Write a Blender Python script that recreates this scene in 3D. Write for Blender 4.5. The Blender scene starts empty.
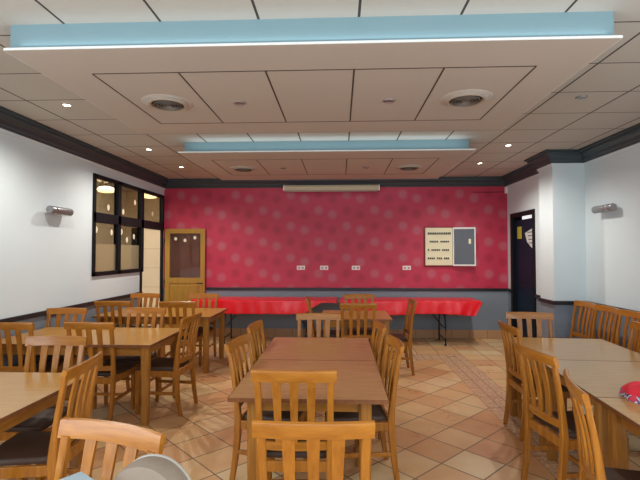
import bpy, bmesh, math, random
from mathutils import Vector, Matrix
random.seed(4)
R = math.radians
sc = bpy.context.scene
C = sc.collection

# ------------------------------------------------------------------ camera
cam_data = bpy.data.cameras.new('camera')
cam = bpy.data.objects.new('camera', cam_data); C.objects.link(cam)
cam.location = (0, 0, 1.6)
cam.rotation_euler = (R(90 + 1.6), 0, R(2.5))
cam_data.sensor_width = 36; cam_data.lens = 446 / 640 * 36
cam_data.clip_start = 0.05
sc.camera = cam

# ------------------------------------------------------------------ world, light, exposure
w = bpy.data.worlds.new('world'); sc.world = w; w.use_nodes = True
w.node_tree.nodes['Background'].inputs[0].default_value = (0.75, 0.87, 1.0, 1)
w.node_tree.nodes['Background'].inputs[1].default_value = 1.0
sc.view_settings.view_transform = 'Standard'
sc.view_settings.look = 'None'
sc.view_settings.gamma = 1
sc.view_settings.use_curve_mapping = False
sc.view_settings.exposure = 0.45

def area(name, loc, rot, sx, sy, watts, col, spread=180):
    l = bpy.data.lights.new(name, 'AREA'); l.shape = 'RECTANGLE'; l.size = sx; l.size_y = sy
    l.energy = watts; l.color = col; l.spread = R(spread)
    o = bpy.data.objects.new(name, l); C.objects.link(o); o.location = loc; o.rotation_euler = rot
    return o
DAY = (0.80, 0.91, 1.0)
area('front_window_daylight', (0.0, -2.42, 1.75), (R(90), 0, 0), 5.2, 2.0, 40, DAY)            # shines to +Y
area('left_side_fill', (-3.30, -0.4, 1.75), (0, R(-90), 0), 1.7, 3.4, 95, DAY)           # added side fill, no window behind it, shines to +X
area('right_side_fill', (3.34, 0.2, 1.75), (0, R(90), 0), 1.7, 3.4, 70, DAY)            # added fill from the right, no window built, shines to -X
area('unseen_ceiling_fill', (0.3, -0.5, 2.9), (0, 0, 0), 4.4, 2.0, 52, (0.94, 0.98, 1.0))  # added overhead fill behind the camera, no lamp fitting modelled
COOL = (0.80, 0.95, 1.0)
area('cove_light_near', (-0.20, 2.605, 2.862), (R(180 + 10), 0, 0), 3.5, 0.02, 0.65, COOL)
area('cove_light_middle', (-0.18, 5.47, 2.868), (R(180 + 10), 0, 0), 3.4, 0.035, 1.7, COOL)
area('cove_light_far', (-0.18, 7.44, 2.868), (R(180 - 35), 0, 0), 3.4, 0.04, 2.6, COOL)
area('side_room_lamp_light', (-4.1, 7.2, 2.85), (0, 0, 0), 0.8, 2.2, 30, (1.0, 0.97, 0.90))

# ------------------------------------------------------------------ material helpers
def lin(c):
    return tuple(((v / 255) / 12.92 if v / 255 <= 0.04045 else ((v / 255 + 0.055) / 1.055) ** 2.4) for v in c) + (1,)
class N:
    def __init__(s, name):
        s.m = bpy.data.materials.new(name); s.m.use_nodes = True
        s.t = s.m.node_tree; s.b = s.t.nodes['Principled BSDF']
    def n(s, ty, **k):
        x = s.t.nodes.new(ty)
        for a, v in k.items(): setattr(x, a, v)
        return x
    def put(s, sock, v):
        if isinstance(v, bpy.types.NodeSocket): s.t.links.new(v, sock)
        else: sock.default_value = v
    def math(s, op, a, b=0.0, c=0.0):
        x = s.n('ShaderNodeMath', operation=op)
        s.put(x.inputs[0], a); s.put(x.inputs[1], b); s.put(x.inputs[2], c)
        return x.outputs[0]
    def mix(s, f, a, b, blend='MIX'):
        x = s.n('ShaderNodeMix', data_type='RGBA', blend_type=blend)
        s.put(x.inputs[0], f); s.put(x.inputs[6], a); s.put(x.inputs[7], b)
        return x.outputs[2]
    def coords(s, kind='Object'):
        tc = s.n('ShaderNodeTexCoord'); return tc.outputs[kind]
    def xyz(s, v):
        x = s.n('ShaderNodeSeparateXYZ'); s.t.links.new(v, x.inputs[0]); return x.outputs
    def mapped(s, v, scale=(1, 1, 1), rot=(0, 0, 0), loc=(0, 0, 0)):
        x = s.n('ShaderNodeMapping'); s.t.links.new(v, x.inputs[0])
        x.inputs['Scale'].default_value = scale; x.inputs['Rotation'].default_value = rot; x.inputs['Location'].default_value = loc
        return x.outputs[0]
    def noise(s, v, scale, detail=3, rough=0.5):
        x = s.n('ShaderNodeTexNoise'); s.t.links.new(v, x.inputs['Vector'])
        x.inputs['Scale'].default_value = scale; x.inputs['Detail'].default_value = detail; x.inputs['Roughness'].default_value = rough
        return x.outputs['Fac']
    def ramp(s, f, stops):
        x = s.n('ShaderNodeValToRGB'); s.t.links.new(f, x.inputs[0]); e = x.color_ramp.elements
        while len(e) < len(stops): e.new(0.5)
        for k, (p, c) in enumerate(stops): e[k].position = p; e[k].color = c
        return x.outputs[0]
    def line(s, v, off, step, width):                  # 1 on a line every step metres
        f = s.math('FRACT', s.math('DIVIDE', s.math('SUBTRACT', v, off - step / 2), step))
        d = s.math('MULTIPLY', s.math('ABSOLUTE', s.math('SUBTRACT', f, 0.5)), step)
        return s.math('LESS_THAN', d, width / 2)
    def bump(s, h, strength=0.2, dist=0.01):
        x = s.n('ShaderNodeBump'); x.inputs['Strength'].default_value = strength; x.inputs['Distance'].default_value = dist
        s.t.links.new(h, x.inputs['Height']); s.t.links.new(x.outputs[0], s.b.inputs['Normal'])
    def fin(s, col, rough=0.5, metal=0.0, spec=0.5, coat=0.0):
        s.put(s.b.inputs['Base Color'], col); s.put(s.b.inputs['Roughness'], rough)
        s.b.inputs['Metallic'].default_value = metal; s.b.inputs['Specular IOR Level'].default_value = spec
        s.b.inputs['Coat Weight'].default_value = coat; s.b.inputs['Coat Roughness'].default_value = 0.12
        return s.m

def plain(name, rgb, rough=0.5, metal=0.0, var=0.06, scale=8, bump=0.0, coat=0.0, spec=0.5):
    s = N(name); v = s.coords()
    f = s.noise(v, scale)
    c = lin(rgb); d = tuple(x * (1 - var * 2) for x in c[:3]) + (1,)
    if bump: s.bump(s.noise(v, scale * 12), bump, 0.004)
    return s.fin(s.mix(f, c, d), rough, metal, spec, coat)

def wood(name, rgb_a, rgb_b, rough=0.32, scale=(18, 18, 1.6), coat=0.25, rand=0.12):
    s = N(name); v = s.coords()
    m = s.mapped(v, scale)
    f = s.noise(m, 2.2, 5, 0.6)
    col = s.ramp(f, [(0.3, lin(rgb_a)), (0.7, lin(rgb_b))])
    oi = s.n('ShaderNodeObjectInfo')
    val = s.math('ADD', s.math('MULTIPLY', oi.outputs['Random'], rand), 1 - rand / 2)
    h = s.n('ShaderNodeHueSaturation'); h.inputs['Saturation'].default_value = 1
    s.put(h.inputs['Value'], val); s.put(h.inputs['Color'], col)
    s.bump(f, 0.06, 0.003)
    return s.fin(h.outputs[0], rough, 0, 0.3, coat)

M = {}
M['chair_wood'] = wood('chair_wood', (142, 84, 25), (176, 114, 40), 0.30, (18, 18, 1.6), 0.1)
M['rail_wood'] = wood('chair_wood_crosswise', (142, 84, 25), (176, 114, 40), 0.28, (1.6, 18, 18), 0.15)
M['apron_wood'] = wood('table_wood_crosswise', (138, 88, 32), (168, 114, 48), 0.32, (1.6, 1.6, 18))
M['table_wood'] = wood('table_wood', (138, 88, 32), (168, 114, 48), 0.32)
M['table_edge'] = wood('table_edge', (104, 62, 34), (128, 78, 42), 0.35)
M['door_wood'] = wood('door_wood', (150, 112, 48), (170, 128, 58), 0.4, (14, 14, 1.2), 0.1)
M['seat'] = plain('seat_leatherette', (66, 44, 30), 0.6, 0, 0.1, 20, 0.15)
def top_mat(name, a, b, rough):
    s = N(name); v = s.coords()
    f = s.noise(s.mapped(v, (1.5, 16, 16)), 2.5, 6, 0.6)
    g = s.noise(v, 3.0, 3)
    col = s.mix(s.math('MULTIPLY', g, 0.35), s.ramp(f, [(0.3, lin(a)), (0.7, lin(b))]), lin(a))
    s.b.inputs['Coat IOR'].default_value = 1.6
    return s.fin(col, rough, 0, 0.4, 0.35)
M['top_central'] = top_mat('laminate_reddish', (176, 130, 84), (200, 156, 106), 0.22)
M['top_left'] = top_mat('laminate_honey', (170, 120, 54), (194, 146, 72), 0.28)
M['top_right'] = top_mat('laminate_pale_oak', (164, 118, 56), (190, 146, 76), 0.3)
M['white_paint'] = plain('wall_paint_white', (212, 223, 227), 0.75, 0, 0.03, 2, 0.25)
M['lower_paint'] = plain('wall_paint_grey_blue', (128, 138, 150), 0.55, 0, 0.05, 2, 0.15)
M['dark_trim'] = plain('dark_trim_paint', (34, 34, 40), 0.4)
M['crown'] = plain('crown_slate_paint', (54, 66, 72), 0.45, 0, 0.05)
M['teal'] = plain('teal_paint', (124, 152, 160), 0.6, 0, 0.02, 2)
M['panel'] = plain('panel_plaster', (188, 178, 170), 0.8, 0, 0.02, 1.5, 0.05)
M['lip'] = plain('panel_lip_white', (240, 242, 240), 0.5)
M['frame_black'] = plain('frame_black', (20, 21, 25), 0.5, spec=0.2)
M['metal_grey'] = plain('sconce_grey', (150, 150, 152), 0.35, 0.6)
M['chrome'] = plain('chrome', (200, 200, 200), 0.2, 1.0)
M['white_plastic'] = plain('white_plastic', (236, 232, 226), 0.35, 0, 0.02)
M['grey_plastic'] = plain('socket_insert', (205, 150, 150), 0.4)
M['cream_plastic'] = plain('cream_enamel', (236, 228, 190), 0.4, 0, 0.02)
M['breaker'] = plain('breaker_dark', (52, 50, 46), 0.4)
M['panel_grey'] = plain('panel_door_grey', (92, 98, 108), 0.45)
M['casing'] = plain('screen_casing_beige', (186, 166, 136), 0.5, 0, 0.02)
M['black_metal'] = plain('black_tube', (18, 18, 20), 0.35, 0.3)
M['resin'] = plain('folding_table_top', (120, 116, 112), 0.5)
M['skirting'] = None
M['navy_door'] = plain('navy_door_paint', (14, 34, 54), 0.5, 0, 0.08, spec=0.2)
M['yellow'] = plain('yellow_card', (190, 180, 60), 0.6)
M['paper'] = plain('white_paper', (205, 208, 205), 0.8, 0, 0.03)
M['box_card'] = plain('pale_blue_card', (150, 166, 172), 0.6)
M['ink'] = plain('grey_ink', (90, 92, 96), 0.8)
M['sticker'] = plain('pale_sticker', (238, 224, 196), 0.6)
M['vent_white'] = plain('vent_enamel', (176, 164, 152), 0.45, 0, 0.02)
M['vent_cone'] = plain('vent_cone_enamel', (112, 102, 94), 0.5)
M['vent_dark'] = plain('vent_dark', (50, 42, 38), 0.6)
M['seam'] = plain('panel_seam_dark', (70, 58, 52), 0.8)
M['side_wood'] = plain('side_room_paint', (176, 146, 104), 0.7)

def glass(name, rgb, frost=0.0):
    s = N(name)
    tr = s.n('ShaderNodeBsdfTransparent'); tr.inputs[0].default_value = lin(rgb)
    gl = s.n('ShaderNodeBsdfGlossy'); gl.inputs['Roughness'].default_value = 0.05
    mx = s.n('ShaderNodeMixShader'); mx.inputs[0].default_value = 0.06
    s.t.links.new(tr.outputs[0], mx.inputs[1]); s.t.links.new(gl.outputs[0], mx.inputs[2])
    out = mx.outputs[0]
    if frost:
        df = s.n('ShaderNodeBsdfDiffuse'); df.inputs[0].default_value = lin((206, 196, 168))
        tl = s.n('ShaderNodeBsdfTranslucent'); tl.inputs[0].default_value = lin((206, 196, 168))
        a = s.n('ShaderNodeAddShader'); s.t.links.new(df.outputs[0], a.inputs[0]); s.t.links.new(tl.outputs[0], a.inputs[1])
        m2 = s.n('ShaderNodeMixShader'); m2.inputs[0].default_value = frost
        s.t.links.new(out, m2.inputs[1]); s.t.links.new(a.outputs[0], m2.inputs[2]); out = m2.outputs[0]
    s.t.links.new(out, s.t.nodes['Material Output'].inputs[0])
    return s.m
M['glass'] = glass('window_glass', (196, 192, 182))
M['frosted'] = glass('window_glass_frosted', (190, 180, 165), 0.16)
M['door_glass'] = glass('door_glass', (205, 190, 190), 0.06)

def emit(name, rgb, k):
    s = N(name); s.b.inputs['Base Color'].default_value = (1, 1, 1, 1)
    s.b.inputs['Emission Color'].default_value = lin(rgb); s.b.inputs['Emission Strength'].default_value = k
    return s.m
M['lamp_on'] = emit('lamp_lens_lit', (255, 244, 225), 14)
M['lamp_off'] = plain('lamp_lens_off', (120, 112, 104), 0.2)
M['globe'] = emit('side_lamp_diffuser', (255, 226, 170), 5)

def wallpaper():
    s = N('red_wallpaper'); P = s.xyz(s.coords()); x, z = P[0], P[2]
    v = s.coords()
    cw, ch = 0.265, 0.60
    xi = s.math('FLOOR', s.math('DIVIDE', x, cw)); fx = s.math('SUBTRACT', s.math('FRACT', s.math('DIVIDE', x, cw)), 0.5)
    half = s.math('MULTIPLY', s.math('MODULO', s.math('ADD', s.math('FLOOR', s.math('DIVIDE', xi, 2.0)), 100.0), 2.0), ch / 2)
    odd = s.math('MULTIPLY', s.math('MODULO', s.math('ADD', xi, 100.0), 2.0), 0.08)
    def spots(shift, r):
        zz = s.math('ADD', s.math('ADD', z, half), s.math('ADD', odd, shift))
        fz = s.math('SUBTRACT', s.math('FRACT', s.math('DIVIDE', zz, ch)), 0.5)
        dx = s.math('MULTIPLY', fx, cw); dz = s.math('MULTIPLY', fz, ch)
        d = s.math('SQRT', s.math('ADD', s.math('MULTIPLY', dx, dx), s.math('MULTIPLY', dz, dz)))
        ang = s.math('ARCTAN2', dz, dx)
        pet = s.math('MULTIPLY', s.math('SINE', s.math('MULTIPLY', ang, 12.0)), 0.010)
        ring = s.math('MULTIPLY', s.math('SINE', s.math('MULTIPLY', d, 170.0)), 0.25)
        mr = s.n('ShaderNodeMapRange'); mr.interpolation_type = 'SMOOTHSTEP'
        s.put(mr.inputs[0], s.math('ADD', d, pet)); mr.inputs[1].default_value = r - 0.06; mr.inputs[2].default_value = r + 0.02
        mr.inputs[3].default_value = 1; mr.inputs[4].default_value = 0
        return s.math('MULTIPLY', mr.outputs[0], s.math('ADD', ring, 0.75))
    base = s.mix(s.noise(v, 3, 4), lin((198, 50, 80)), lin((182, 42, 70)))
    c = s.mix(s.math('MULTIPLY', spots(0.0, 0.10), 0.40), base, lin((176, 140, 150)))
    c = s.mix(s.math('MULTIPLY', spots(0.30, 0.10), 0.42), c, lin((126, 20, 42)))
    return s.fin(c, 0.5)
M['wallpaper'] = wallpaper()

def ceiling_mat():
    s = N('ceiling_tiles'); v = s.coords(); P = s.xyz(v)
    l = s.math('MAXIMUM', s.line(P[0], -1.083, 0.6, 0.016), s.line(P[1], 3.35, 0.6, 0.012))
    sp = s.noise(v, 90, 2)
    col = s.mix(s.noise(v, 1.2), lin((196, 194, 188)), lin((188, 184, 178)))
    col = s.mix(s.math('MULTIPLY', sp, 0.15), col, lin((150, 144, 136)))
    col = s.mix(l, col, lin((64, 56, 54)))
    s.bump(s.math('SUBTRACT', sp, s.math('MULTIPLY', l, 2.0)), 0.15, 0.004)
    return s.fin(col, 0.85)
M['ceiling'] = ceiling_mat()

def floor_mat():
    s = N('floor_tiles'); v = s.coords(); P = s.xyz(v); x, y = P[0], P[1]
    k = 2 ** -0.5; T = 0.338
    u = s.math('MULTIPLY', s.math('SUBTRACT', x, y), k); q = s.math('MULTIPLY', s.math('ADD', x, y), k)
    X0, X1, Y1 = 1.53, 1.90, 6.75
    inner = s.math('MULTIPLY', s.math('LESS_THAN', x, X0), s.math('LESS_THAN', y, Y1))
    band = s.math('MULTIPLY', s.math('MULTIPLY', s.math('GREATER_THAN', x, X0), s.math('LESS_THAN', x, X1)), s.math('LESS_THAN', y, Y1 + 0.37))
    band2 = s.math('MULTIPLY', s.math('MULTIPLY', s.math('GREATER_THAN', y, Y1), s.math('LESS_THAN', y, Y1 + 0.37)), s.math('LESS_THAN', x, X1))
    bandf = s.math('MAXIMUM', band, band2)
    def grid(a, b, oa, ob, t):
        l = s.math('MAXIMUM', s.line(a, oa, t, 0.011), s.line(b, ob, t, 0.011))
        cv = s.n('ShaderNodeCombineXYZ')
        s.put(cv.inputs[0], s.math('FLOOR', s.math('DIVIDE', s.math('SUBTRACT', a, oa), t)))
        s.put(cv.inputs[1], s.math('FLOOR', s.math('DIVIDE', s.math('SUBTRACT', b, ob), t)))
        wn = s.n('ShaderNodeTexWhiteNoise', noise_dimensions='2D'); s.t.links.new(cv.outputs[0], wn.inputs['Vector'])
        return l, wn.outputs['Value']
    l1, r1 = grid(u, q, -1.905, 1.645, T)
    l2, r2 = grid(x, y, 1.90, 6.75 + 0.37, T)
    def sel(f, a, b): return s.math('ADD', s.math('MULTIPLY', f, a), s.math('MULTIPLY', s.math('SUBTRACT', 1.0, f), b))
    l = sel(inner, l1, l2); r = sel(inner, r1, r2)
    cl = s.noise(v, 3.2, 4, 0.6)
    t = s.math('ADD', s.math('MULTIPLY', r, 0.55), s.math('MULTIPLY', cl, 0.6))
    col = s.ramp(t, [(0.15, lin((190, 132, 88))), (0.4, lin((208, 158, 110))), (0.65, lin((218, 178, 128))), (0.95, lin((224, 202, 158)))])
    # border band: long narrow slips with a mottled pattern
    bn = s.noise(s.mapped(v, (1, 1, 1)), 28, 3, 0.7)
    bc = s.ramp(bn, [(0.35, lin((178, 134, 102))), (0.5, lin((202, 160, 124))), (0.65, lin((222, 200, 166)))])
    bl = s.math('MAXIMUM', s.line(x, X0, 0.125, 0.008), s.line(y, Y1, 0.338, 0.008))
    col = s.mix(bandf, col, bc)
    l = sel(bandf, bl, l)
    col = s.mix(s.math('MULTIPLY', l, 0.85), col, lin((96, 74, 60)))
    s.bump(s.math('ADD', s.math('MULTIPLY', l, -1.0), s.math('MULTIPLY', cl, 0.3)), 0.3, 0.004)
    rough = s.math('ADD', s.math('MULTIPLY', l, 0.3), s.math('ADD', s.math('MULTIPLY', cl, 0.2), 0.2))
    return s.fin(col, rough, 0, 0.5)
M['floor'] = floor_mat()

def tile_mat(name, a, b, sx, sz, grout, axis=0, w_=0.008, rough=0.35):
    s = N(name); v = s.coords(); P = s.xyz(v)
    l = s.math('MAXIMUM', s.line(P[axis], 0.1, sx, w_), s.line(P[2], 0.0, sz, w_))
    col = s.mix(s.noise(v, 3, 3), lin(a), lin(b)); col = s.mix(l, col, lin(grout))
    return s.fin(col, rough)
M['skirting'] = tile_mat('skirting_tiles', (196, 156, 116), (176, 132, 96), 0.33, 0.5, (110, 90, 74))
M['cream_tiles'] = tile_mat('cream_wall_tiles', (238, 228, 200), (230, 218, 188), 0.45, 0.42, (188, 176, 150), 1)
def cloth_mat():
    s = N('red_plastic_cloth'); v = s.coords()
    f = s.noise(v, 5, 4); s.bump(s.noise(v, 14, 3), 0.25, 0.01)
    return s.fin(s.mix(f, lin((240, 24, 38)), lin((226, 16, 30))), 0.33, 0, 0.5, 0.2)
M['red_cloth'] = cloth_mat()
def pattern_mat():
    s = N('red_navy_knit'); v = s.coords(); P = s.xyz(v)
    wv = s.noise(v, 26, 2, 0.5)
    pat = s.ramp(wv, [(0.40, lin((34, 40, 92))), (0.47, lin((232, 226, 230))), (0.53, lin((60, 60, 120))), (0.6, lin((214, 60, 80)))])
    z = s.math('LESS_THAN', P[2], 0.034)
    s.bump(s.noise(v, 60, 2), 0.5, 0.004)
    return s.fin(s.mix(z, lin((224, 44, 62)), pat), 0.85)
M['pattern'] = pattern_mat()
M['bag'] = plain('grey_beige_fabric', (138, 122, 106), 0.7, 0, 0.1, 10, 0.3)
M['piping'] = plain('pale_piping', (160, 154, 144), 0.6)

# ------------------------------------------------------------------ mesh helpers
def new(): return bmesh.new()
def box(bm, x0, x1, y0, y1, z0, z1, bev=0.0, seg=2):
    r = bmesh.ops.create_cube(bm, size=1, matrix=Matrix.Translation(((x0 + x1) / 2, (y0 + y1) / 2, (z0 + z1) / 2)) @ Matrix.Diagonal((x1 - x0, y1 - y0, z1 - z0, 1)))
    if bev:
        es = list({e for v in r['verts'] for e in v.link_edges})
        bmesh.ops.bevel(bm, geom=es, offset=bev, segments=seg, affect='EDGES', profile=0.5)
def hexa(bm, lo, hi, bev=0.0):            # lo, hi: four points each, joined into a tapering block
    vs = [bm.verts.new(p) for p in list(lo) + list(hi)]
    fs = [bm.faces.new([vs[3], vs[2], vs[1], vs[0]]), bm.faces.new(vs[4:8])]
    for i in range(4):
        j = (i + 1) % 4; fs.append(bm.faces.new([vs[i], vs[j], vs[j + 4], vs[i + 4]]))
    if bev: bmesh.ops.bevel(bm, geom=list({e for f in fs for e in f.edges}), offset=bev, segments=2, affect='EDGES', profile=0.5)
def sweep(bm, path, hw, hd, bev=True):    # rectangular section (half width along X, half depth along Y) through path points
    rings = []
    for i, p in enumerate(path):
        a = hw[i] if isinstance(hw, (list, tuple)) else hw
        d = hd[i] if isinstance(hd, (list, tuple)) else hd
        c = min(a, d) * 0.35
        pts = [(-a + c, -d), (a - c, -d), (a, -d + c), (a, d - c), (a - c, d), (-a + c, d), (-a, d - c), (-a, -d + c)]
        rings.append([bm.verts.new((p[0] + x, p[1] + y, p[2])) for x, y in pts])
    n = 8
    for r0, r1 in zip(rings, rings[1:]):
        for i in range(n): bm.faces.new([r0[i], r0[(i + 1) % n], r1[(i + 1) % n], r1[i]])
    bm.faces.new(list(reversed(rings[0]))); bm.faces.new(rings[-1])
def loft(bm, rings, cap=True):
    vr = [[bm.verts.new(p) for p in r] for r in rings]; n = len(vr[0])
    for a, b in zip(vr, vr[1:]):
        for i in range(n): bm.faces.new([a[i], a[(i + 1) % n], b[(i + 1) % n], b[i]])
    if cap: bm.faces.new(list(reversed(vr[0]))); bm.faces.new(vr[-1])
def tube(bm, pts, r, n=10):
    pts = [Vector(p) for p in pts]; rings = []
    up = Vector((0, 0, 1))
    for i, p in enumerate(pts):
        d = (pts[min(i + 1, len(pts) - 1)] - pts[max(i - 1, 0)]).normalized()
        a = d.cross(up)
        if a.length < 0.05: a = d.cross(Vector((0, 1, 0)))
        a.normalize(); b = d.cross(a)
        rr = r[i] if isinstance(r, (list, tuple)) else r
        rings.append([p + (a * math.cos(t) + b * math.sin(t)) * rr for t in [2 * math.pi * j / n for j in range(n)]])
    loft(bm, rings)
def lathe(bm, prof, n=32):                # prof: (radius, z)
    vr = []
    for r, z in prof:
        if r < 1e-6: vr.append([bm.verts.new((0, 0, z))])
        else: vr.append([bm.verts.new((r * math.cos(2 * math.pi * i / n), r * math.sin(2 * math.pi * i / n), z)) for i in range(n)])
    for a, b in zip(vr, vr[1:]):
        for i in range(n):
            j = (i + 1) % n
            if len(a) == 1 and len(b) == 1: continue
            if len(a) == 1: bm.faces.new([a[0], b[j], b[i]])
            elif len(b) == 1: bm.faces.new([a[i], a[j], b[0]])
            else: bm.faces.new([a[i], a[j], b[j], b[i]])
def profile_x(bm, prof, x0, x1):          # prof: (y, z) outline run along X
    loft(bm, [[(x0, y, z) for y, z in prof], [(x1, y, z) for y, z in prof]])
def profile_y(bm, prof, y0, y1):
    loft(bm, [[(x, y0, z) for x, z in prof], [(x, y1, z) for x, z in prof]])

def obj(name, bm, mat, parent=None, smooth=False, loc=None, rot=None):
    bmesh.ops.recalc_face_normals(bm, faces=bm.faces[:])
    me = bpy.data.meshes.new(name); bm.to_mesh(me); bm.free()
    for m_ in (mat if isinstance(mat, (list, tuple)) else [mat]): me.materials.append(m_)
    if smooth:
        for p in me.polygons: p.use_smooth = True
        try: me.set_sharp_from_angle(angle=R(40))
        except Exception: pass
    o = bpy.data.objects.new(name, me); C.objects.link(o)
    if parent: o.parent = parent
    if loc: o.location = loc
    if rot: o.rotation_euler = rot
    return o
def struct(name, bm, mat, **k):
    o = obj(name, bm, mat, **k); o['kind'] = 'structure'; return o
def tag(o, label, cat, group=None):
    o['label'] = label; o['category'] = cat
    if group: o['group'] = group
    return o
def thing(name, label, cat, loc=(0, 0, 0), rz=0, group=None):
    o = bpy.data.objects.new(name, None); C.objects.link(o); o.empty_display_size = 0.1
    o.location = loc; o.rotation_euler = (0, 0, rz)
    return tag(o, label, cat, group)
def dup(root):
    r = root.copy(); C.objects.link(r)
    for ch in list(root.children):
        c = ch.copy(); C.objects.link(c); c.parent = r
        for g in list(ch.children):
            d = g.copy(); C.objects.link(d); d.parent = c
    return r

# ------------------------------------------------------------------ the room
XL, XR, XR2, YB, YF, H = -3.38, 3.39, 3.13, 8.45, -2.5, 3.0
RZ0, RZ1 = 0.88, 0.935      # dado rail
b = new(); box(b, XL - 1.6, XR + 0.3, YF - 0.2, YB + 0.2, -0.1, 0); struct('floor', b, M['floor'])
b = new(); box(b, XL - 0.15, XR + 0.2, YF - 0.2, YB + 0.2, H, H + 0.1); struct('ceiling', b, M['ceiling'])

# back wall: grey-blue below, wallpaper above
b = new(); box(b, XL - 0.03, XR + 0.2, YB, YB + 0.15, 0.9, H); struct('wall_back', b, M['wallpaper'])
b = new(); box(b, XL - 0.03, XR + 0.2, YB, YB + 0.15, 0, 0.9); o = struct('wall_back_lower', b, M['lower_paint'])
b = new(); box(b, XL, XR2, YB - 0.015, YB, 0, 0.16, 0.003); struct('baseboard_back', b, M['skirting'])

# left wall with window and doorway
WY0, WY1, DY0, DY1 = 5.95, 7.47, 7.50, 8.36      # window and doorway along Y
WZ0, WZT, WZ1 = 1.27, 2.09, 2.69
b = new()
box(b, XL - 0.15, XL, YF, WY0, 0.9, H)
box(b, XL - 0.15, XL, WY0, DY0, 0.9, WZ0)
box(b, XL - 0.15, XL, WY0, YB, WZ1, H)
box(b, XL - 0.03, XL, 8.40, YB, 0.9, WZ1)
struct('wall_left', b, M['white_paint'])
b = new(); box(b, XL - 0.15, XL, YF, DY0, 0, 0.9); box(b, XL - 0.03, XL, 8.40, YB, 0, 0.9)
struct('wall_left_lower', b, M['lower_paint'])
b = new(); box(b, XL, XL + 0.012, YF, DY0, 0, 0.10, 0.003); struct('baseboard_left', b, M['skirting'])

# right wall, pillar, deeper back section with door opening
PX, PY0, PY1 = 2.955, 6.3, 6.72
RD0, RD1, RDZ = 7.32, 8.22, 2.25
def right_shell(bm, z0, z1, door_top):
    box(bm, XR, XR + 0.15, YF, PY0, z0, z1)
    box(bm, PX, XR + 0.15, PY0, PY1, z0, z1)
    box(bm, XR2, XR2 + 0.3, PY1, RD0, z0, z1)
    box(bm, XR2, XR2 + 0.3, RD1, YB, z0, z1)
    if door_top is not None: box(bm, XR2, XR2 + 0.3, RD0, RD1, door_top, z1)
b = new(); right_shell(b, 0.9, H, RDZ); struct('wall_right', b, M['white_paint'])
b = new(); right_shell(b, 0, 0.9, None); struct('wall_right_lower', b, M['lower_paint'])

# wall behind the camera with a wide window; the side daylight is added fill without windows
b = new()
box(b, XL - 0.15, XR + 0.15, YF - 0.15, YF, 0, 0.7); box(b, XL - 0.15, XR + 0.15, YF - 0.15, YF, 2.8, H)
box(b, XL - 0.15, -2.65, YF - 0.15, YF, 0.7, 2.8); box(b, 2.65, XR + 0.15, YF - 0.15, YF, 0.7, 2.8)
struct('wall_front', b, M['white_paint'])

# dado rails
def rail(bm, x0, x1, y0, y1): box(bm, x0, x1, y0, y1, RZ0, RZ1, 0.006)
b = new(); rail(b, -2.54, XR2, YB - 0.022, YB); struct('trim_1', b, M['dark_trim'])
b = new(); rail(b, XL, XL + 0.022, YF, DY0); struct('trim_2', b, M['dark_trim'])
b = new()
rail(b, XR - 0.022, XR, YF, PY0 - 0.0); rail(b, PX - 0.022, XR - 0.02, PY0 - 0.022, PY0)
rail(b, PX - 0.022, PX, PY0 - 0.02, PY1 + 0.022); rail(b, XR2 - 0.022, XR2, PY1, RD0 - 0.05); rail(b, PX, XR2, PY1, PY1 + 0.022); rail(b, XR2 - 0.022, XR2, RD1 + 0.05, YB)
struct('trim_3', b, M['dark_trim'])

# crown mouldings (stepped slate profile)
CP = [(0, -0.165), (0.02, -0.165), (0.03, -0.14), (0.05, -0.13), (0.065, -0.095), (0.10, -0.06), (0.115, -0.055), (0.12, -0.03), (0.15, -0.025), (0.15, 0), (0, 0)]
PALE = [(0, -0.20), (0.012, -0.20), (0.02, -0.165), (0, -0.165)]
def crown_run(bm, prof, pts):             # pts: wall corners in order, room on the right-hand side of travel
    n = len(pts); rings = []
    for i in range(n):
        p = Vector(pts[i]).to_2d() if len(pts[i]) == 3 else Vector(pts[i])
        def nrm(a, c):
            d = (Vector(c) - Vector(a)).normalized(); return Vector((d.y, -d.x))
        if i == 0: m = nrm(pts[0], pts[1])
        elif i == n - 1: m = nrm(pts[-2], pts[-1])
        else:
            a, c = nrm(pts[i - 1], pts[i]), nrm(pts[i], pts[i + 1]); m = (a + c) / (1 + a.dot(c))
        rings.append([(p.x + m.x * u, p.y + m.y * u, H + z) for u, z in prof])
    loft(bm, rings)
path = [(XL, YF), (XL, YB), (XR2, YB), (XR2, PY1), (PX, PY1), (PX, PY0), (XR, PY0), (XR, YF)]
b = new(); crown_run(b, CP, path); struct('trim_4', b, M['crown'])
b = new(); crown_run(b, PALE, path[:2]); crown_run(b, PALE, path[2:]); struct('trim_5', b, M['white_paint'])

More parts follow.
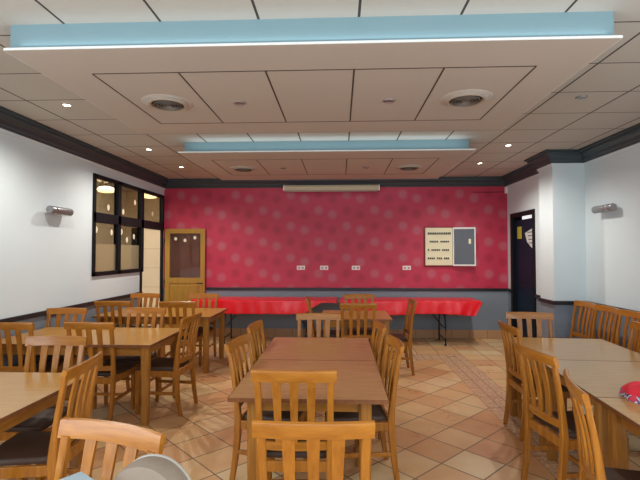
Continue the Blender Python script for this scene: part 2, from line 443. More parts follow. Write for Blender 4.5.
# ------------------------------------------------------------------ suspended ceiling panels with cove boxes
def ceiling_panel(x0, x1, y0, y1, gx0, gy0, gy1, label, setback):
    t = thing('ceiling_panel', label, 'ceiling panel', ((x0 + x1) / 2, (y0 + y1) / 2, H), group=None)
    cx, cy = (x0 + x1) / 2, (y0 + y1) / 2
    L = lambda x: x - cx
    K = lambda y: y - cy
    b = new(); box(b, L(x0), L(x1), K(y0), K(y1), -0.17, -0.156)
    obj('panel_board', b, M['panel'], t)
    b = new()
    for (a, c, d, e) in ((x0 - .004, x1 + .004, y0 - 0.004, y0 + 0.012), (x0 - .004, x1 + .004, y1 - 0.012, y1 + 0.004), (x0 - .004, x0 + 0.012, y0 + .012, y1 - .012), (x1 - 0.012, x1 + .004, y0 + .012, y1 - .012)):
        box(b, L(a), L(c), K(d), K(e), -0.1695, -0.1545)
    obj('panel_edge', b, M['lip'], t)
    b = new(); box(b, L(x0 + 0.02), L(x1 - 0.03), K(y0 + setback), K(y1 - 0.10), -0.15, 0.0)
    obj('cove_box', b, M['teal'], t)
    b = new(); wd = 0.006
    gx1 = gx0 + 3.0
    for k in range(6): box(b, L(gx0 + .6 * k) - wd, L(gx0 + .6 * k) + wd, K(gy0), K(gy1), -0.1712, -0.1695)
    for y in (gy0, gy1): box(b, L(gx0), L(gx1), K(y) - wd, K(y) + wd, -0.1713, -0.1695)
    obj('tile_seam', b, M['seam'], t)
    return t
ceiling_panel(-2.04, 1.62, 2.60, 4.52, -1.70, 2.97, 4.16, 'large beige suspended ceiling panel nearest the front of the picture, teal sided', 0.022)
ceiling_panel(-1.99, 1.63, 5.40, 7.48, -1.70, 5.84, 7.00, 'smaller-looking beige suspended ceiling panel close to the red wall, teal sided', 0.16)

# round air vents
def vent_proto():
    t = thing('air_vent', '', 'air vent')
    b = new(); lathe(b, [(0.0, 0.0), (0.0, -0.004), (0.20, -0.004), (0.205, 0.0)], 40); obj('mounting_plate', b, M['panel'], t, True)
    b = new(); lathe(b, [(0.125, -0.003), (0.165, -0.006), (0.168, -0.016), (0.15, -0.026), (0.13, -0.022), (0.125, -0.003)], 40); obj('outer_ring', b, M['vent_white'], t, True)
    b = new(); lathe(b, [(0.0, -0.0045), (0.0, -0.006), (0.127, -0.006), (0.127, -0.0045)], 40); obj('dark_throat', b, M['vent_dark'], t, True)
    for r in (0.105, 0.08, 0.055, 0.03):
        b = new(); lathe(b, [(r - 0.006, -0.006), (r + 0.004, -0.014), (r + 0.008, -0.030), (r + 0.004, -0.031), (r - 0.004, -0.02), (r - 0.006, -0.006)], 36)
        obj('cone_ring', b, M['vent_cone'], t, True)
    return t
vp = vent_proto()
for i, (x, y, lab) in enumerate([(-1.41, 3.58, 'round white air vent in the near ceiling panel, left end'),
                                 (1.01, 3.58, 'round white air vent in the near ceiling panel, right end'),
                                 (-1.40, 6.45, 'round white air vent in the far ceiling panel, left end'),
                                 (1.00, 6.45, 'round white air vent in the far ceiling panel, right end')]):
    o = vp if i == 0 else dup(vp)
    o.location = (x, y, H - 0.17); o['label'] = lab; o['group'] = 'round ceiling air vents'

def spot_proto(lens):
    t = thing('downlight', '', 'ceiling light')
    b = new(); lathe(b, [(0.03, -0.001), (0.034, -0.008), (0.046, -0.008), (0.05, 0.0)], 24); obj('trim_ring', b, M['vent_white'] if lens == 'lamp_on' else M['metal_grey'], t, True)
    b = new(); lathe(b, [(0.0, 0.0), (0.0, -0.005), (0.033, -0.004), (0.033, 0.0)], 24); obj('lens', b, M[lens], t, True)
    return t
on = spot_proto('lamp_on'); off = spot_proto('lamp_off')
first = {'on': True, 'off': True}
for x, y, z, kind, lab in [(-2.58, 4.08, H, 'on', 'lit round downlight over the left aisle, nearest of the three'),
                           (-2.58, 5.90, H, 'on', 'lit round downlight over the left aisle, middle of the three'),
                           (-2.58, 7.15, H, 'on', 'lit round downlight over the left aisle, closest to the red wall'),
                           (2.20, 5.88, H, 'on', 'lit round downlight by the pillar on the right'),
                           (2.20, 7.05, H, 'on', 'lit round downlight on the right, closest to the red wall'),
                           (2.18, 4.08, H, 'off', 'unlit round downlight over the right-hand tables'),
                           (-0.82, 3.60, H - .17, 'off', 'unlit small downlight in the near ceiling panel, left one'),
                           (0.40, 3.60, H - .17, 'off', 'unlit small downlight in the near ceiling panel, right one'),
                           (-0.82, 6.45, H - .17, 'off', 'unlit small downlight in the far ceiling panel, left one'),
                           (0.38, 6.45, H - .17, 'off', 'unlit small downlight in the far ceiling panel, right one')]:
    src = on if kind == 'on' else off
    o = src if first[kind] else dup(src); first[kind] = False
    o.location = (x, y, z - 0.0005); o['label'] = lab; o['group'] = 'round ceiling downlights'
    if kind == 'on':
        l = bpy.data.lights.new('downlight_beam', 'SPOT'); l.energy = 66; l.color = (1, 0.94, 0.86); l.spot_size = R(150); l.spot_blend = 0.8; l.shadow_soft_size = 0.03
        lo = bpy.data.objects.new('downlight_beam', l); C.objects.link(lo); lo.location = (x, y, z - 0.02)

# ------------------------------------------------------------------ left window, doorway and side room
b = new()
fx0, fx1 = XL - 0.05, XL + 0.025
def fr(y0, y1, z0, z1): box(b, fx0, fx1, y0, y1, z0, z1, 0.004)
fr(WY0, 8.40, WZ1 - 0.05, WZ1)                       # head
fr(WY0, 8.40, WZT - 0.07, WZT + 0.07)                # transom
fr(WY0, WY1 + 0.03, WZ0, WZ0 + 0.06)                 # sill
fr(WY0, WY0 + 0.06, WZ0, WZ1); fr(6.63, 6.72, WZ0, WZ1); fr(7.42, 7.52, WZ0, WZ1); fr(8.34, 8.40, WZT, WZ1)
struct('window_1', b, M['frame_black'])
w1 = bpy.data.objects['window_1']
def pane(y0, y1, z0, z1, mat):
    b = new(); box(b, XL - 0.022, XL - 0.016, y0, y1, z0, z1); return obj('glass_pane', b, M[mat], w1)
panes = []
for y0, y1 in ((WY0 + .06, 6.63), (6.72, 7.42), (7.52, 8.34)): pane(y0, y1, WZT + 0.07, WZ1 - 0.05, 'glass')
for y0, y1 in ((WY0 + .06, 6.63), (6.72, 7.42)):
    pane(y0, y1, 1.72, WZT - 0.07, 'glass'); pane(y0, y1, WZ0 + 0.06, 1.72, 'frosted')
def blob(bm, x, y, z, ry, rz_, tx=0.003):
    pts = [(y + ry * math.cos(a), z + rz_ * math.sin(a)) for a in [2 * math.pi * i / 14 for i in range(14)]]
    loft(bm, [[(x, p, q) for p, q in pts], [(x + tx, p, q) for p, q in pts]])
for y, z in [(6.40, 2.26), (6.85, 2.24), (7.25, 2.43), (7.95, 2.30), (6.08, 1.92), (6.50, 1.90), (6.80, 1.92), (6.98, 1.80), (7.22, 1.86)]:
    b = new(); blob(b, XL - 0.014, y, z, 0.032, 0.045); obj('sticker', b, M['sticker'], w1)
# door frame of the left doorway
b = new(); box(b, XL - 0.15, XL + 0.012, 7.42, 7.50, 0, WZT - 0.07, 0.004); box(b, XL - 0.03, XL + 0.012, 8.34, 8.40, 0, WZT - 0.07, 0.004)
struct('trim_6', b, M['frame_black'])

# side room seen through window and doorway
SX = -4.75
b = new(); box(b, SX - 0.1, SX, 5.0, 9.8, 0, 2.95)
box(b, SX, XL - 0.03, 9.7, 9.8, 0, 2.95)
struct('wall_side_room', b, M['cream_tiles'])
b = new(); box(b, SX - 0.1, XL - 0.15, 4.9, 5.0, 0, 2.95); struct('wall_side_room_front', b, M['side_wood'])
b = new(); box(b, SX - 0.1, XL - 0.15, 4.9, 9.8, 2.95, 3.05); struct('ceiling_side_room', b, M['panel'])
b = new(); box(b, SX, XL - 0.15, YB + 0.2, 9.8, -0.1, 0); struct('floor_side_room', b, M['floor'])

for x, y, lab in ((-4.40, 8.2, 'glowing ceiling lamp seen through the first upper pane of the left window'), (-3.95, 9.1, 'glowing ceiling lamp seen through the middle upper pane of the left window')):
    t = thing('ceiling_lamp', lab, 'ceiling lamp', (x, y, 2.95), group='side room ceiling lamps')
    b = new(); lathe(b, [(0, 0), (0.07, 0), (0.07, -0.03), (0.02, -0.04), (0.02, -0.10), (0, -0.10)], 20); obj('ceiling_rose', b, M['chrome'], t, True)
    b = new(); lathe(b, [(0.03, -0.10), (0.12, -0.12), (0.16, -0.16), (0.13, -0.21), (0.0, -0.23)], 24); obj('lamp_shade', b, M['globe'], t, True)
# wooden glazed door, folded open flat against the back wall
dr = thing('door', '', 'door', (XL + 0.065, YB - 0.085, 0)); del dr['label']; del dr['category']
dr.name = 'door_1'; dr['kind'] = 'structure'
DW, DH = 0.77, 2.05
b = new()
for (x0, x1, z0, z1) in ((0, 0.09, 0, DH), (DW - 0.09, DW, 0, DH), (0.09, DW - 0.09, DH - 0.09, DH), (0.09, DW - 0.09, 1.02, 1.12), (0.09, DW - 0.09, 0, 0.16)):
    box(b, x0, x1, -0.02, 0.02, z0, z1, 0.003)
obj('door_frame', b, M['door_wood'], dr)
b = new(); box(b, 0.085, DW - 0.085, -0.010, 0.010, 0.15, 1.03); box(b, 0.13, DW - 0.13, -0.016, 0.016, 0.20, 0.98, 0.006); obj('lower_panel', b, M['door_wood'], dr)
b = new(); box(b, 0.085, DW - 0.085, -0.003, 0.003, 1.11, DH - 0.085); gp = obj('glass_pane', b, M['door_glass'], dr)
for x, z in ((0.20, 1.86), (0.38, 1.83), (0.57, 1.88)):
    b = new(); pts = [(x + 0.028 * math.cos(a), z + 0.032 * math.sin(a)) for a in [2 * math.pi * i / 14 for i in range(14)]]
    loft(b, [[(p, -0.007, q) for p, q in pts], [(p, -0.004, q) for p, q in pts]]); obj('sticker', b, M['sticker'], gp)
for z in (0.25, 1.05, 1.82):
    b = new(); tube(b, [(-0.008, -0.024, z - 0.045), (-0.008, -0.024, z + 0.045)], 0.009); obj('hinge', b, M['frame_black'], dr)
b = new(); tube(b, [(DW - 0.045, -0.02, 1.02), (DW - 0.045, -0.055, 1.02), (DW - 0.14, -0.055, 1.02)], 0.009); obj('door_handle', b, M['frame_black'], dr)

# right door: dark navy leaf in a black frame
d2 = thing('door', '', 'door', (XR2, 0, 0)); del d2['label']; del d2['category']; d2.name = 'door_2'; d2['kind'] = 'structure'
b = new()
for (y0, y1, z0, z1) in ((RD0 - 0.05, RD0 + 0.03, 0, RDZ + 0.05), (RD1 - 0.03, RD1 + 0.05, 0, RDZ + 0.05), (RD0 + 0.03, RD1 - 0.03, RDZ - 0.03, RDZ + 0.05)):
    box(b, -0.02, 0.02, y0, y1, z0, z1, 0.003)
box(b, 0.0, 0.2, RD0, RD0 + 0.02, 0, RDZ); box(b, 0.0, 0.2, RD1 - 0.02, RD1, 0, RDZ); box(b, 0.0, 0.2, RD0, RD1, RDZ - 0.02, RDZ)
obj('door_frame', b, M['frame_black'], d2)
b = new(); box(b, 0.04, 0.08, RD0 + 0.02, RD1 - 0.02, 0.005, RDZ - 0.08); box(b, 0.032, 0.042, RD0 + 0.14, RD1 - 0.14, 0.25, 0.95, 0.004); box(b, 0.032, 0.042, RD0 + 0.14, RD1 - 0.14, 1.1, 1.65, 0.004)
obj('door_leaf', b, M['navy_door'], d2)
b = new(); box(b, 0.05, 0.06, RD0 + 0.02, RD1 - 0.32, RDZ - 0.08, RDZ - 0.02); obj('gap_light_strip', b, emit('gap_light_glow', (225, 235, 235), 0.7), d2)  # emissive strip standing in for light in the gap above the leaf
b = new(); box(b, 0.025, 0.0395, 7.90, 8.06, 1.84, 2.05, 0.003); s_ = tag(obj('warning_card', b, M['yellow']), 'small yellow card fixed high on the dark navy door', 'card'); s_.location.x = XR2
b = new()
pts = [(7.43, 2.00), (7.74, 1.93), (7.66, 1.78), (7.52, 1.70), (7.43, 1.66)]
loft(b, [[(0.027, p, q) for p, q in pts], [(0.031, p, q) for p, q in pts]])
nt = thing('paper_notice', 'curled white paper notice taped on the dark navy door', 'paper', (XR2, 0, 0)); obj('sheet', b, M['paper'], nt)
b = new()
for k in range(4): box(b, 0.0255, 0.0273, 7.46, 7.64 - 0.02 * k, 1.93 - 0.06 * k, 1.945 - 0.06 * k)
obj('printed_lines', b, M['ink'], nt)
b = new(); box(b, XR2 + 0.25, XR2 + 0.3, RD0 - 0.1, RD1 + 0.1, 0, RDZ + 0.1); struct('wall_right_backing', b, M['frame_black'])

# ------------------------------------------------------------------ fittings on the walls
def wall_light(loc, s, lab):          # s = +1 when mounted on the left wall (bulges to +X)
    t = thing('wall_light', lab, 'wall light', loc, group='tubular wall lights')
    b = new(); tube(b, [(0.085 * s, -0.20, 0), (0.085 * s, -0.19, 0), (0.085 * s, 0.19, 0), (0.085 * s, 0.20, 0)], [0.040, 0.046, 0.046, 0.040], 20); obj('tube_shade', b, M['metal_grey'], t, True)
    b = new(); tube(b, [(0.085 * s, -0.125, 0), (0.085 * s, -0.10, 0)], [0.048, 0.048], 20); obj('collar', b, M['chrome'], t, True)
    b = new(); box(b, min(0, 0.05 * s), max(0, 0.05 * s), -0.06, 0.06, -0.03, 0.03, 0.006); obj('bracket', b, M['metal_grey'], t)
    return t
wall_light((XL, 5.12, 2.09), 1, 'grey tubular wall light on the left white wall')
wall_light((XR, 5.72, 2.15), -1, 'grey tubular wall light on the right white wall beyond the pillar')

# double sockets on the red wall
def socket_proto():
    t = thing('wall_socket', '', 'socket')
    b = new(); box(b, -0.078, 0.078, -0.012, 0, -0.04, 0.04, 0.005); obj('cover_plate', b, M['white_plastic'], t)
    for x in (-0.036, 0.036):
        b = new(); vr = []
        bmesh.ops.create_cone(b, cap_ends=True, segments=20, radius1=0.022, radius2=0.022, depth=0.004, matrix=Matrix.Translation((x, -0.013, 0)) @ Matrix.Rotation(R(90), 4, 'X'))
        obj('socket_insert', b, M['grey_plastic'], t)
    return t
sp = socket_proto()
for i, (x, lab) in enumerate([(-0.73, 'white double socket on the red wall, leftmost of four'), (-0.29, 'white double socket on the red wall, second from the left'),
                              (0.31, 'white double socket on the red wall, third from the left'), (1.26, 'white double socket on the red wall, nearest the fuse box')]):
    o = sp if i == 0 else dup(sp); o.location = (x, YB, 1.31); o['label'] = lab; o['group'] = 'double sockets on the red wall'

# open fuse box
fb = thing('fuse_box', 'cream fuse box with four breaker rows and its grey door open, on the red wall', 'fuse box', (1.60, YB, 1.36))
b = new(); box(b, 0, 0.50, -0.06, 0, 0, 0.70, 0.005); obj('housing', b, M['cream_plastic'], fb)
b = new(); box(b, -0.02, 0.52, -0.012, 0, -0.025, 0.722, 0.003); obj('surround', b, plain('dark_red_surround', (140, 30, 40), 0.5), fb)
for k in range(4):
    z = 0.13 + k * 0.155
    b = new(); box(b, 0.03, 0.47, -0.063, -0.058, z - 0.03, z + 0.03); row = obj('breaker_row', b, M['cream_plastic'], fb)
    n = 13 if k == 3 else 12
    for j in range(n):
        if (k, j) in ((0, 4), (0, 8), (1, 1), (1, 7), (2, 6), (2, 0)): continue
        x = 0.045 + j * 0.033
        b = new(); box(b, x, x + 0.024, -0.072, -0.062, z - (0.022 if k == 3 else 0.014), z + 0.018, 0.002)
        obj('breaker', b, M['frame_black'] if k == 3 and j > 9 else M['breaker'], row)
d = new(); box(d, 0, 0.405, -0.012, 0.0, 0, 0.715, 0.003); fd = obj('door', d, M['white_plastic'], fb, loc=(0.505, -0.055, -0.01), rot=(0, 0, R(-10)))
b = new(); box(b, 0.022, 0.383, -0.016, -0.011, 0.03, 0.685, 0.002); obj('inner_panel', b, M['panel_grey'], fd)
b = new(); box(b, 0.28, 0.322, -0.021, -0.015, 0.41, 0.50, 0.002); obj('lock_label', b, M['cream_plastic'], fd)

# projector screen case under the ceiling
ps = thing('projector_screen', 'rolled-up projector screen in a long beige case above the red wall', 'projector screen', (-0.15, YB - 0.24, 2.79))
b = new(); pr = [(-0.045, -0.045), (0.045, -0.045), (0.05, 0.02), (0.03, 0.05), (-0.03, 0.05), (-0.05, 0.02)]
profile_x(b, pr, -0.87, 0.87); obj('case', b, M['casing'], ps)
for x in (-0.885, 0.87):
    b = new(); profile_x(b, [(p[0] * 1.12, p[1] * 1.12) for p in pr], x, x + 0.015); obj('end_cap', b, M['white_plastic'], ps)
b = new(); tube(b, [(-0.86, 0, -0.056), (0.86, 0, -0.056)], 0.011); obj('bottom_bar', b, M['vent_white'], ps, True)
for x in (-0.7, 0.7):
    b = new(); box(b, x - 0.012, x + 0.012, -0.01, 0.24, 0.04, 0.055); obj('bracket', b, M['white_plastic'], ps)
b = new(); box(b, XR2 - 0.05, XR2 - 0.005, YB - 0.06, YB - 0.005, 2.70, 2.82, 0.006)
tag(obj('alarm_sensor', b, M['white_plastic']), 'small white alarm sensor in the right corner of the red wall', 'sensor')
b = new(); tube(b, [(2.50, YB - 0.008, 2.73), (2.75, YB - 0.008, 2.725), (XR2 - 0.055, YB - 0.008, 2.73)], 0.007, 8)
tag(obj('wall_cable', b, plain('dark_red_cable', (110, 20, 34), 0.5)), 'thin dark red cable along the top right of the red wall', 'cable')

# ------------------------------------------------------------------ tables
def make_table(wx, wy, topm, label, loc, rz=0, group='dining tables', hang_tag=False, inset=0.075):
    t = thing('dining_table', label, 'table', loc, rz, group)
    hx, hy = wx / 2 - 0.002, wy / 2 - 0.002
    b = new(); box(b, -hx, hx, -hy, hy, 0.727, 0.750, 0.0015); top = obj('tabletop', b, M[topm], t)
    b = new()
    for (x0, x1, y0, y1) in ((-hx - .001, hx + .001, -hy - .001, -hy + .004), (-hx - .001, hx + .001, hy - .004, hy + .001), (-hx - .001, -hx + .004, -hy, hy), (hx - .004, hx + .001, -hy, hy)):
        box(b, x0, x1, y0, y1, 0.7265, 0.7502)
    obj('edge_band', b, M['table_edge'], top)
    ix, iy = hx - inset - 0.01, hy - inset - 0.01
    for (x0, x1, y0, y1) in ((-ix, ix, -iy - 0.011, -iy + 0.011), (-ix, ix, iy - 0.011, iy + 0.011), (-ix - 0.011, -ix + 0.011, -iy, iy), (ix - 0.011, ix + 0.011, -iy, iy)):
        b = new(); box(b, x0, x1, y0, y1, 0.635, 0.7270, 0.002); obj('apron', b, M['apron_wood'], t)
    for sx in (-1, 1):
        for sy in (-1, 1):
            cx, cy = sx * (hx - inset), sy * (hy - inset)
            b = new(); sweep(b, [(cx, cy, 0.0), (cx, cy, 0.012), (cx, cy, 0.60), (cx, cy, 0.7270)], [0.029, 0.032, 0.038, 0.038], [0.029, 0.032, 0.038, 0.038])
            obj('leg', b, M['table_wood'], t)
    if hang_tag:
        b = new(); box(b, -hx + 0.045, -hx + 0.047, -0.27, -0.18, 0.565, 0.640); obj('paper_tag', b, M['paper'], t)['label'] = 'small white tag'
    return t
make_table(0.94, 0.94, 'top_central', 'reddish square dining table at the near end of the central pair', (-0.185, 3.07, 0), inset=0.13)
make_table(0.94, 0.94, 'top_central', 'reddish square dining table at the far end of the central pair', (-0.185, 4.01, 0), inset=0.13)
make_table(0.92, 0.88, 'top_left', 'square wooden table behind the central pair, in front of the red-covered tables', (0.215, 6.15, 0))
make_table(0.94, 0.94, 'top_left', 'wooden table cut off by the left edge of the picture, nearest on that side', (-2.20, 2.63, 0))
make_table(1.60, 0.94, 'top_left', 'long wooden table in the middle of the left side', (-2.53, 4.51, 0))
make_table(1.60, 0.94, 'top_left', 'long wooden table at the back left, beside the open glazed door', (-2.50, 6.30, 0))
ra = R(-4)
def rt(k): return (2.07 + math.sin(-ra) * -0.942 * k * 1.0, 4.09 - math.cos(ra) * 0.942 * k, 0)
make_table(0.94, 0.94, 'top_right', 'pale oak table at the far end of the row on the right', rt(0), ra)
make_table(0.94, 0.94, 'top_right', 'pale oak table in the middle of the row on the right, under the red bundle', rt(1), ra, hang_tag=True)
make_table(0.94, 0.94, 'top_right', 'pale oak table nearest the camera in the row on the right', rt(2), ra)
make_table(0.94, 0.80, 'top_left', 'wooden table under the grey bag at the bottom left of the picture', (-0.98, 1.14, 0), R(-4))

# ------------------------------------------------------------------ chairs
def back_y(z):          # line of the back posts, seen from the side
    pts = [(0.0, -0.245), (0.12, -0.225), (0.30, -0.203), (0.45, -0.198), (0.60, -0.210), (0.78, -0.238), (0.96, -0.272)]
    for (a, ya), (c, yc) in zip(pts, pts[1:]):
        if z <= c: return ya + (yc - ya) * (z - a) / (c - a)
    return pts[-1][1]
def make_chair():
    t = thing('dining_chair', '', 'chair'); Wd = M['chair_wood']
    # cushion
    b = new()
    outline = []
    for x, y in ((-0.185, -0.175), (0.185, -0.175), (0.215, 0.215), (-0.215, 0.215)):
        outline.append((x, y))
    lo = [(x, y, 0.432) for x, y in outline]; hi = [(x * 0.97, y * 0.97 , 0.472) for x, y in outline]
    hexa(b, lo, hi, 0.014)
    obj('seat', b, M['seat'], t, True)
    # seat frame
    b = new()
    hexa(b, [(-0.20, 0.19, 0.375), (0.20, 0.19, 0.375), (0.20, 0.215, 0.375), (-0.20, 0.215, 0.375)], [(-0.20, 0.19, 0.434), (0.20, 0.19, 0.434), (0.20, 0.215, 0.434), (-0.20, 0.215, 0.434)], 0.003)
    hexa(b, [(-0.18, -0.212, 0.375), (0.18, -0.212, 0.375), (0.18, -0.19, 0.375), (-0.18, -0.19, 0.375)], [(-0.18, -0.212, 0.434), (0.18, -0.212, 0.434), (0.18, -0.19, 0.434), (-0.18, -0.19, 0.434)], 0.003)
    for s in (-1, 1):
        p = [(s * 0.183, -0.19), (s * 0.205, -0.19), (s * 0.222, 0.20), (s * 0.200, 0.20)]
        if s < 0: p = p[::-1]
        hexa(b, [(x, y, 0.375) for x, y in p], [(x, y, 0.434) for x, y in p], 0.003)
    obj('seat_frame', b, Wd, t)
    # front legs
    for s in (-1, 1):
        b = new(); sweep(b, [(s * 0.198, 0.197, 0), (s * 0.198, 0.197, 0.01), (s * 0.202, 0.197, 0.436)], [0.014, 0.016, 0.021], [0.014, 0.016, 0.021])
        obj('leg', b, Wd, t)
    # rear legs running up into the back posts
    zs = [0, 0.01, 0.12, 0.22, 0.34, 0.45, 0.55, 0.66, 0.78, 0.900]
    for s in (-1, 1):
        b = new()
        sweep(b, [(s * (0.190 + 0.014 * z), back_y(z), z) for z in zs], [0.013, 0.014, 0.016, 0.017, 0.018, 0.019, 0.0185, 0.018, 0.018, 0.018], [0.016, 0.018, 0.020, 0.022, 0.024, 0.024, 0.020, 0.016, 0.014, 0.013])
        obj('leg', b, Wd, t)
    # curved top rail
    b = new(); rings = []; n = 12
    for i in range(n + 1):
        u = -1 + 2 * i / n; x = u * 0.235
        cv = -0.026 * (1 - u * u)                 # bows backward in the middle
        hb = 0.890 + 0.004 * (1 - u * u); ht = 0.958 + 0.004 * (1 - u * u)
        yb, yt = back_y(hb) + cv, back_y(ht) + cv
        rings.append([(x, yb - 0.012, hb), (x, yb + 0.012, hb), (x, yt + 0.014, ht - 0.014), (x, yt + 0.010, ht - 0.003), (x, yt - 0.002, ht), (x, yt - 0.012, ht - 0.005), (x, yt - 0.015, ht - 0.016)])
    loft(b, rings); obj('top_rail', b, M['rail_wood'], t, True)
    # lower back rail
    b = new(); rings = []
    for i in range(n + 1):
        u = -1 + 2 * i / n; x = u * 0.183; cv = -0.020 * (1 - u * u); y = back_y(0.52) + cv
        rings.append([(x, y - 0.010, 0.50), (x, y + 0.010, 0.50), (x, y + 0.010, 0.545), (x, y - 0.010, 0.545)])
    loft(b, rings); obj('lower_rail', b, M['rail_wood'], t)
    # three slats, wider at the top
    for k in (-1, 0, 1):
        b = new(); rings = []
        for j in range(7):
            z = 0.535 + (0.896 - 0.535) * j / 6; f = j / 6
            x = k * (0.090 + 0.006 * f); u = x / 0.2
            y = back_y(z) - (0.020 + 0.006 * f) * (1 - u * u) - 0.010 * math.sin(math.pi * f) * -0.6
            hw = 0.0165 + 0.009 * f
            rings.append([(x - hw, y - 0.006, z), (x + hw, y - 0.006, z), (x + hw, y + 0.006, z), (x - hw, y + 0.006, z)])
        loft(b, rings); obj('slat', b, Wd, t)
    # stretchers
    for s in (-1, 1):
        b = new(); y0, y1, z = back_y(0.20) + 0.01, 0.185, 0.20
        hexa(b, [(s * 0.197 - 0.009, y0, z), (s * 0.197 + 0.009, y0, z), (s * 0.201 + 0.009, y1, z), (s * 0.201 - 0.009, y1, z)],
             [(s * 0.197 - 0.009, y0, z + 0.03), (s * 0.197 + 0.009, y0, z + 0.03), (s * 0.201 + 0.009, y1, z + 0.03), (s * 0.201 - 0.009, y1, z + 0.03)], 0.003)
        obj('stretcher', b, Wd, t)
    b = new(); box(b, -0.195, 0.195, -0.008, 0.010, 0.202, 0.228, 0.003); obj('stretcher', b, Wd, t)
    return t

G = 'slat-backed wooden dining chairs'
# x, y of the middle of the top rail, facing angle (0 faces away from the camera, 180 faces it), label
chairs = [
 (-0.10, 1.71, 2, 'slat-backed wooden chair closest to the camera in the centre, turned away'),
 (-0.25, 2.44, 1, 'slat-backed wooden chair tucked under the near end of the central tables'),
 (-0.765, 3.32, -98, 'wooden chair on the left of the central tables, nearer one'),
 (-0.775, 4.02, -93, 'wooden chair on the left of the central tables, farther one'),
 (0.42, 3.33, 96, 'wooden chair on the right of the central tables, nearer one'),
 (0.375, 4.08, 95, 'wooden chair on the right of the central tables, farther one'),
 (-0.22, 4.72, 181, 'wooden chair at the far end of the central tables, facing the camera'),
 (0.24, 5.66, 4, 'wooden chair at the near side of the single table behind the central pair'),
 (0.30, 6.90, 184, 'pale-looking wooden chair on the far side of the single table, before the red cloth'),
 (1.00, 6.10, 91, 'wooden chair seen side-on right of the single table, by the open floor'),
 (-0.46, 6.35, -88, 'wooden chair left of the single table, only its back top showing'),
 (-3.04, 3.97, 2, 'wooden chair at the near side of the middle left table, at the left picture edge'),
 (-2.15, 3.34, 180, 'wooden chair on the far side of the table cut off by the left edge'),
 (-3.13, 5.03, 180, 'wooden chair on the far side of the middle left table, against the left wall'),
 (-2.305, 4.02, 0, 'wooden chair at the near side of the middle left table, toward the aisle'),
 (-2.235, 5.11, 177, 'wooden chair on the far side of the middle left table, toward the aisle'),
 (-3.00, 5.78, 3, 'wooden chair at the near side of the back left table, by the left wall'),
 (-3.03, 6.88, 177, 'wooden chair on the far side of the back left table, before the doorway'),
 (-2.12, 5.76, 5, 'wooden chair at the near side of the back left table, toward the aisle'),
 (-2.10, 6.88, 177, 'wooden chair on the far side of the back left table, before the glazed door'),
 (-1.50, 4.53, 85, 'wooden chair seen from the side at the aisle end of the middle left table'),
 (-1.51, 2.62, 96, 'wooden chair seen from the side at the aisle end of the nearest left table'),
 (-0.845, 1.65, 163, 'wooden chair at the bottom left, behind the grey bag, turned askew'),
 (1.50, 4.09, -91, 'wooden chair on the aisle side of the right-hand tables, farthest of three'),
 (1.28, 3.05, -82, 'wooden chair on the aisle side of the right-hand tables, middle of three'),
 (1.175, 2.33, -107, 'wooden chair on the aisle side of the right-hand tables, nearest of three'),
 (2.02, 4.88, 170, 'wooden chair at the far end of the right-hand tables, by the pillar'),
 (3.19, 5.93, 92, 'wooden chair against the right wall, closest to the pillar'),
 (3.19, 5.46, 90, 'wooden chair against the right wall, second from the pillar'),
 (3.19, 4.99, 90, 'wooden chair against the right wall, third from the pillar'),
 (2.74, 4.09, 87, 'wooden chair on the wall side of the right-hand tables, at the right picture edge'),
]
proto = make_chair()
for i, (x, y, a, lab) in enumerate(chairs):
    o = proto if i == 0 else dup(proto)
    th = R(a)
    o.location = (x - math.sin(th) * 0.285, y + math.cos(th) * 0.285, 0); o.rotation_euler = (0, 0, th)
    o['label'] = lab; o['group'] = G

# ------------------------------------------------------------------ folding tables with red cloths along the back wall
TZ = 0.765
def folding_table(x0, x1, legs, label):
    t = thing('folding_table', label, 'table', ((x0 + x1) / 2, 8.03, 0), group='folding tables under red cloth')
    cx = (x0 + x1) / 2
    b = new(); box(b, x0 - cx + 0.02, x1 - cx - 0.02, -0.30, 0.32, TZ - 0.05, TZ - 0.006, 0.01); obj('tabletop', b, M['resin'], t)
    for lx in legs:
        x = lx - cx
        b = new()
        for y in (-0.24, 0.26): tube(b, [(x, y * 0.8, TZ - 0.05), (x, y * 0.85, 0.50), (x, y, 0.36), (x, y, 0.012)], 0.013, 10)
        tube(b, [(x, -0.24, 0.10), (x, 0.26, 0.10)], 0.010, 8); tube(b, [(x, -0.20, 0.50), (x, 0.22, 0.50)], 0.010, 8)
        lg = obj('leg_frame', b, M['black_metal'], t, True)
        sgn = 1 if lx < cx else -1
        b = new(); tube(b, [(x + 0.01 * sgn, 0, 0.30), (x + 0.16 * sgn, 0, 0.50), (x + 0.30 * sgn, 0, TZ - 0.06)], 0.009, 8); tube(b, [(x, -0.24, 0.30), (x, 0.26, 0.30)], 0.009, 8)
        obj('brace', b, M['black_metal'], lg, True)
        for y in (-0.24, 0.26):
            b = new(); tube(b, [(x, y, 0), (x, y, 0.03)], 0.018, 10); obj('foot_cap', b, M['black_metal'], lg, True)
    return t
folding_table(-2.60, -0.28, (-2.02, -0.62), 'folding table with black legs under the left red cloth')
folding_table(-0.05, 2.41, (0.42, 1.82), 'folding table with black legs under the right red cloth')
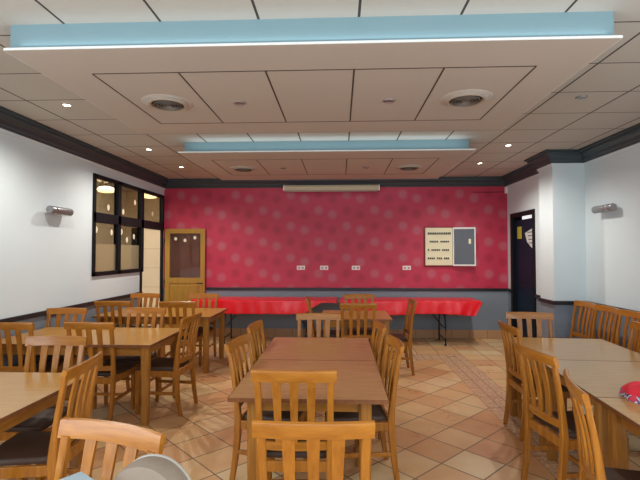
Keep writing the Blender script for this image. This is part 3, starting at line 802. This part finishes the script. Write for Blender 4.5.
def table_cloth(x0, x1, label, front_len):
    ya, yb = 7.71, 8.37
    b = new(); nx, ny = 150, 46
    fl = 0.045; verts = []
    random.seed(int((x0 + 9) * 100)); ph = [random.uniform(0, 6.28) for _ in range(6)]
    for i in range(nx + 1):
        X = x0 - fl + (x1 - x0 + 2 * fl) * i / nx; row = []
        Xc = min(max(X, x0), x1); L = front_len(Xc)
        for j in range(ny + 1):
            v = j / ny
            if v < 0.45: Yf = ya - L * (1 - v / 0.45)
            else: Yf = ya + (yb - ya + 0.10) * (v - 0.45) / 0.55
            ox = max(0, X - x1) - max(0, x0 - X); oy = -max(0, ya - Yf) + max(0, Yf - yb)
            d = math.hypot(ox, oy)
            drop = d * 0.97 if d < 0.01 else d * 0.985 - 0.004
            s_ = X * 1.0 + Yf * 0.7
            wob = (0.35 * math.sin(13 * X + ph[0] + 4 * d) + 0.3 * math.sin(29 * X + ph[1]) + 0.35 * math.sin(6.1 * X + ph[2]))
            out = 0.05 * d + 0.014 * wob * min(1, d / 0.2)
            nrm = (ox / d, oy / d) if d > 1e-5 else (0, 0)
            px = Xc + (ox if abs(ox) < 0.006 else math.copysign(0.006 + out * abs(nrm[0]) + 0.3 * abs(ox) * abs(nrm[1]), ox))
            py = min(max(Yf, ya), yb) + (math.copysign(0.006 + abs(out) * abs(nrm[1]), oy) if abs(oy) > 1e-5 else 0)
            pz = TZ - drop + 0.0025 * math.sin(17 * X + 9 * Yf + ph[3]) + 0.002 * math.sin(41 * X - 13 * Yf + ph[4]) + 0.003
            for e_, sg in ((x0, 1), (x1, -1)):
                px += sg * 0.55 * max(0, -oy) * max(0, 1 - abs(px - e_) / 0.5) ** 1.5
            row.append(b.verts.new((px, min(py, YB - 0.03), pz)))
        verts.append(row)
    for i in range(nx):
        for j in range(ny): b.faces.new([verts[i][j], verts[i + 1][j], verts[i + 1][j + 1], verts[i][j + 1]])
    o = tag(obj('tablecloth', b, M['red_cloth'], None, True), label, 'tablecloth', 'red tablecloths on the back tables')
    md = o.modifiers.new('thickness', 'SOLIDIFY'); md.thickness = 0.003; md.offset = 1
    return o
table_cloth(-2.60, -0.06, 'glossy red plastic tablecloth on the left folding table, hem lifted at its right end', lambda X: 0.24 if X < -0.62 else 0.24 - 0.20 * min(1, (X + 0.62) / 0.30))
table_cloth(0.02, 2.41, 'glossy red plastic tablecloth on the right folding table, corner drooping at its right end', lambda X: 0.24 + 0.02 * math.sin(3 * X) if X > 0.25 else 0.24 - 0.2 * min(1, (0.25 - X) / 0.2))

# ------------------------------------------------------------------ red bundle on the right-hand table
def lump(bm, rx, ry, h, seed, n=40, m=14):
    random.seed(seed); ph = [random.uniform(0, 6.28) for _ in range(5)]
    rings = []
    for j in range(m + 1):
        t = j / m; a = t * math.pi / 2
        prof = math.cos(a) ** 0.55 if t < 1 else 0.02
        z = h * math.sin(a) ** 0.9
        ring = []
        for i in range(n):
            q = 2 * math.pi * i / n
            k = 1 + 0.06 * math.sin(3 * q + ph[0]) + 0.05 * math.sin(7 * q + ph[1] + 3 * t) * (1 - t * .5)
            ring.append((rx * prof * k * math.cos(q), ry * prof * k * math.sin(q), max(0.0, z + 0.006 * math.sin(5 * q + 9 * t + ph[2]) * t)))
        rings.append(ring)
    loft(bm, rings)
b = new(); lump(b, 0.17, 0.15, 0.085, 3)
rb = thing('folded_scarf', 'bright red scarf bundle with a navy and white patterned edge on the right-hand table', 'scarf', (1.82, 2.68, 0.7505))
obj('scarf_body', b, M['pattern'], rb, True)
b = new(); lump(b, 0.10, 0.08, 0.13, 8); obj('scarf_fold', b, M['pattern'], rb, True, loc=(0.12, 0.10, 0.0))

# ------------------------------------------------------------------ grey bag and paper on the near table, bottom left
bg = thing('bag', 'rounded grey-beige fabric bag at the bottom left edge of the picture', 'bag', (-0.61, 1.43, 0.7505), R(-10))
def arch(w_, h, n=30, e=2.6):
    pts = []
    for i in range(n + 1):
        a = math.pi * i / n
        pts.append((w_ * math.copysign(abs(math.cos(a)) ** (2 / e), math.cos(a)), h * abs(math.sin(a)) ** (2 / e)))
    return pts
b = new(); rings = []
for y, k in ((-0.045, 0.90), (-0.040, 0.965), (-0.02, 0.99), (0.0, 1.0), (0.02, 0.99), (0.040, 0.965), (0.045, 0.90)):
    rings.append([(x * k, y, z * k) for x, z in arch(0.15, 0.183, 30, 2.1)])
loft(b, rings); obj('bag_body', b, M['bag'], bg, True)
b = new(); tube(b, [(x * 0.97, 0.041, max(0.006, z * 0.97)) for x, z in arch(0.15, 0.183, 30, 2.1)], 0.005, 8); obj('piping', b, M['piping'], bg, True)
pb = thing('paper_box', 'small pale bluish-white box corner showing left of the grey bag', 'box', (-0.81, 1.34, 0.7505), R(-35))
b = new(); box(b, -0.045, 0.045, -0.045, 0.045, 0, 0.138, 0.004); obj('box_body', b, M['box_card'], pb)
b = new(); box(b, -0.047, 0.047, -0.047, 0.047, 0.138, 0.155, 0.004); obj('lid', b, M['box_card'], pb)
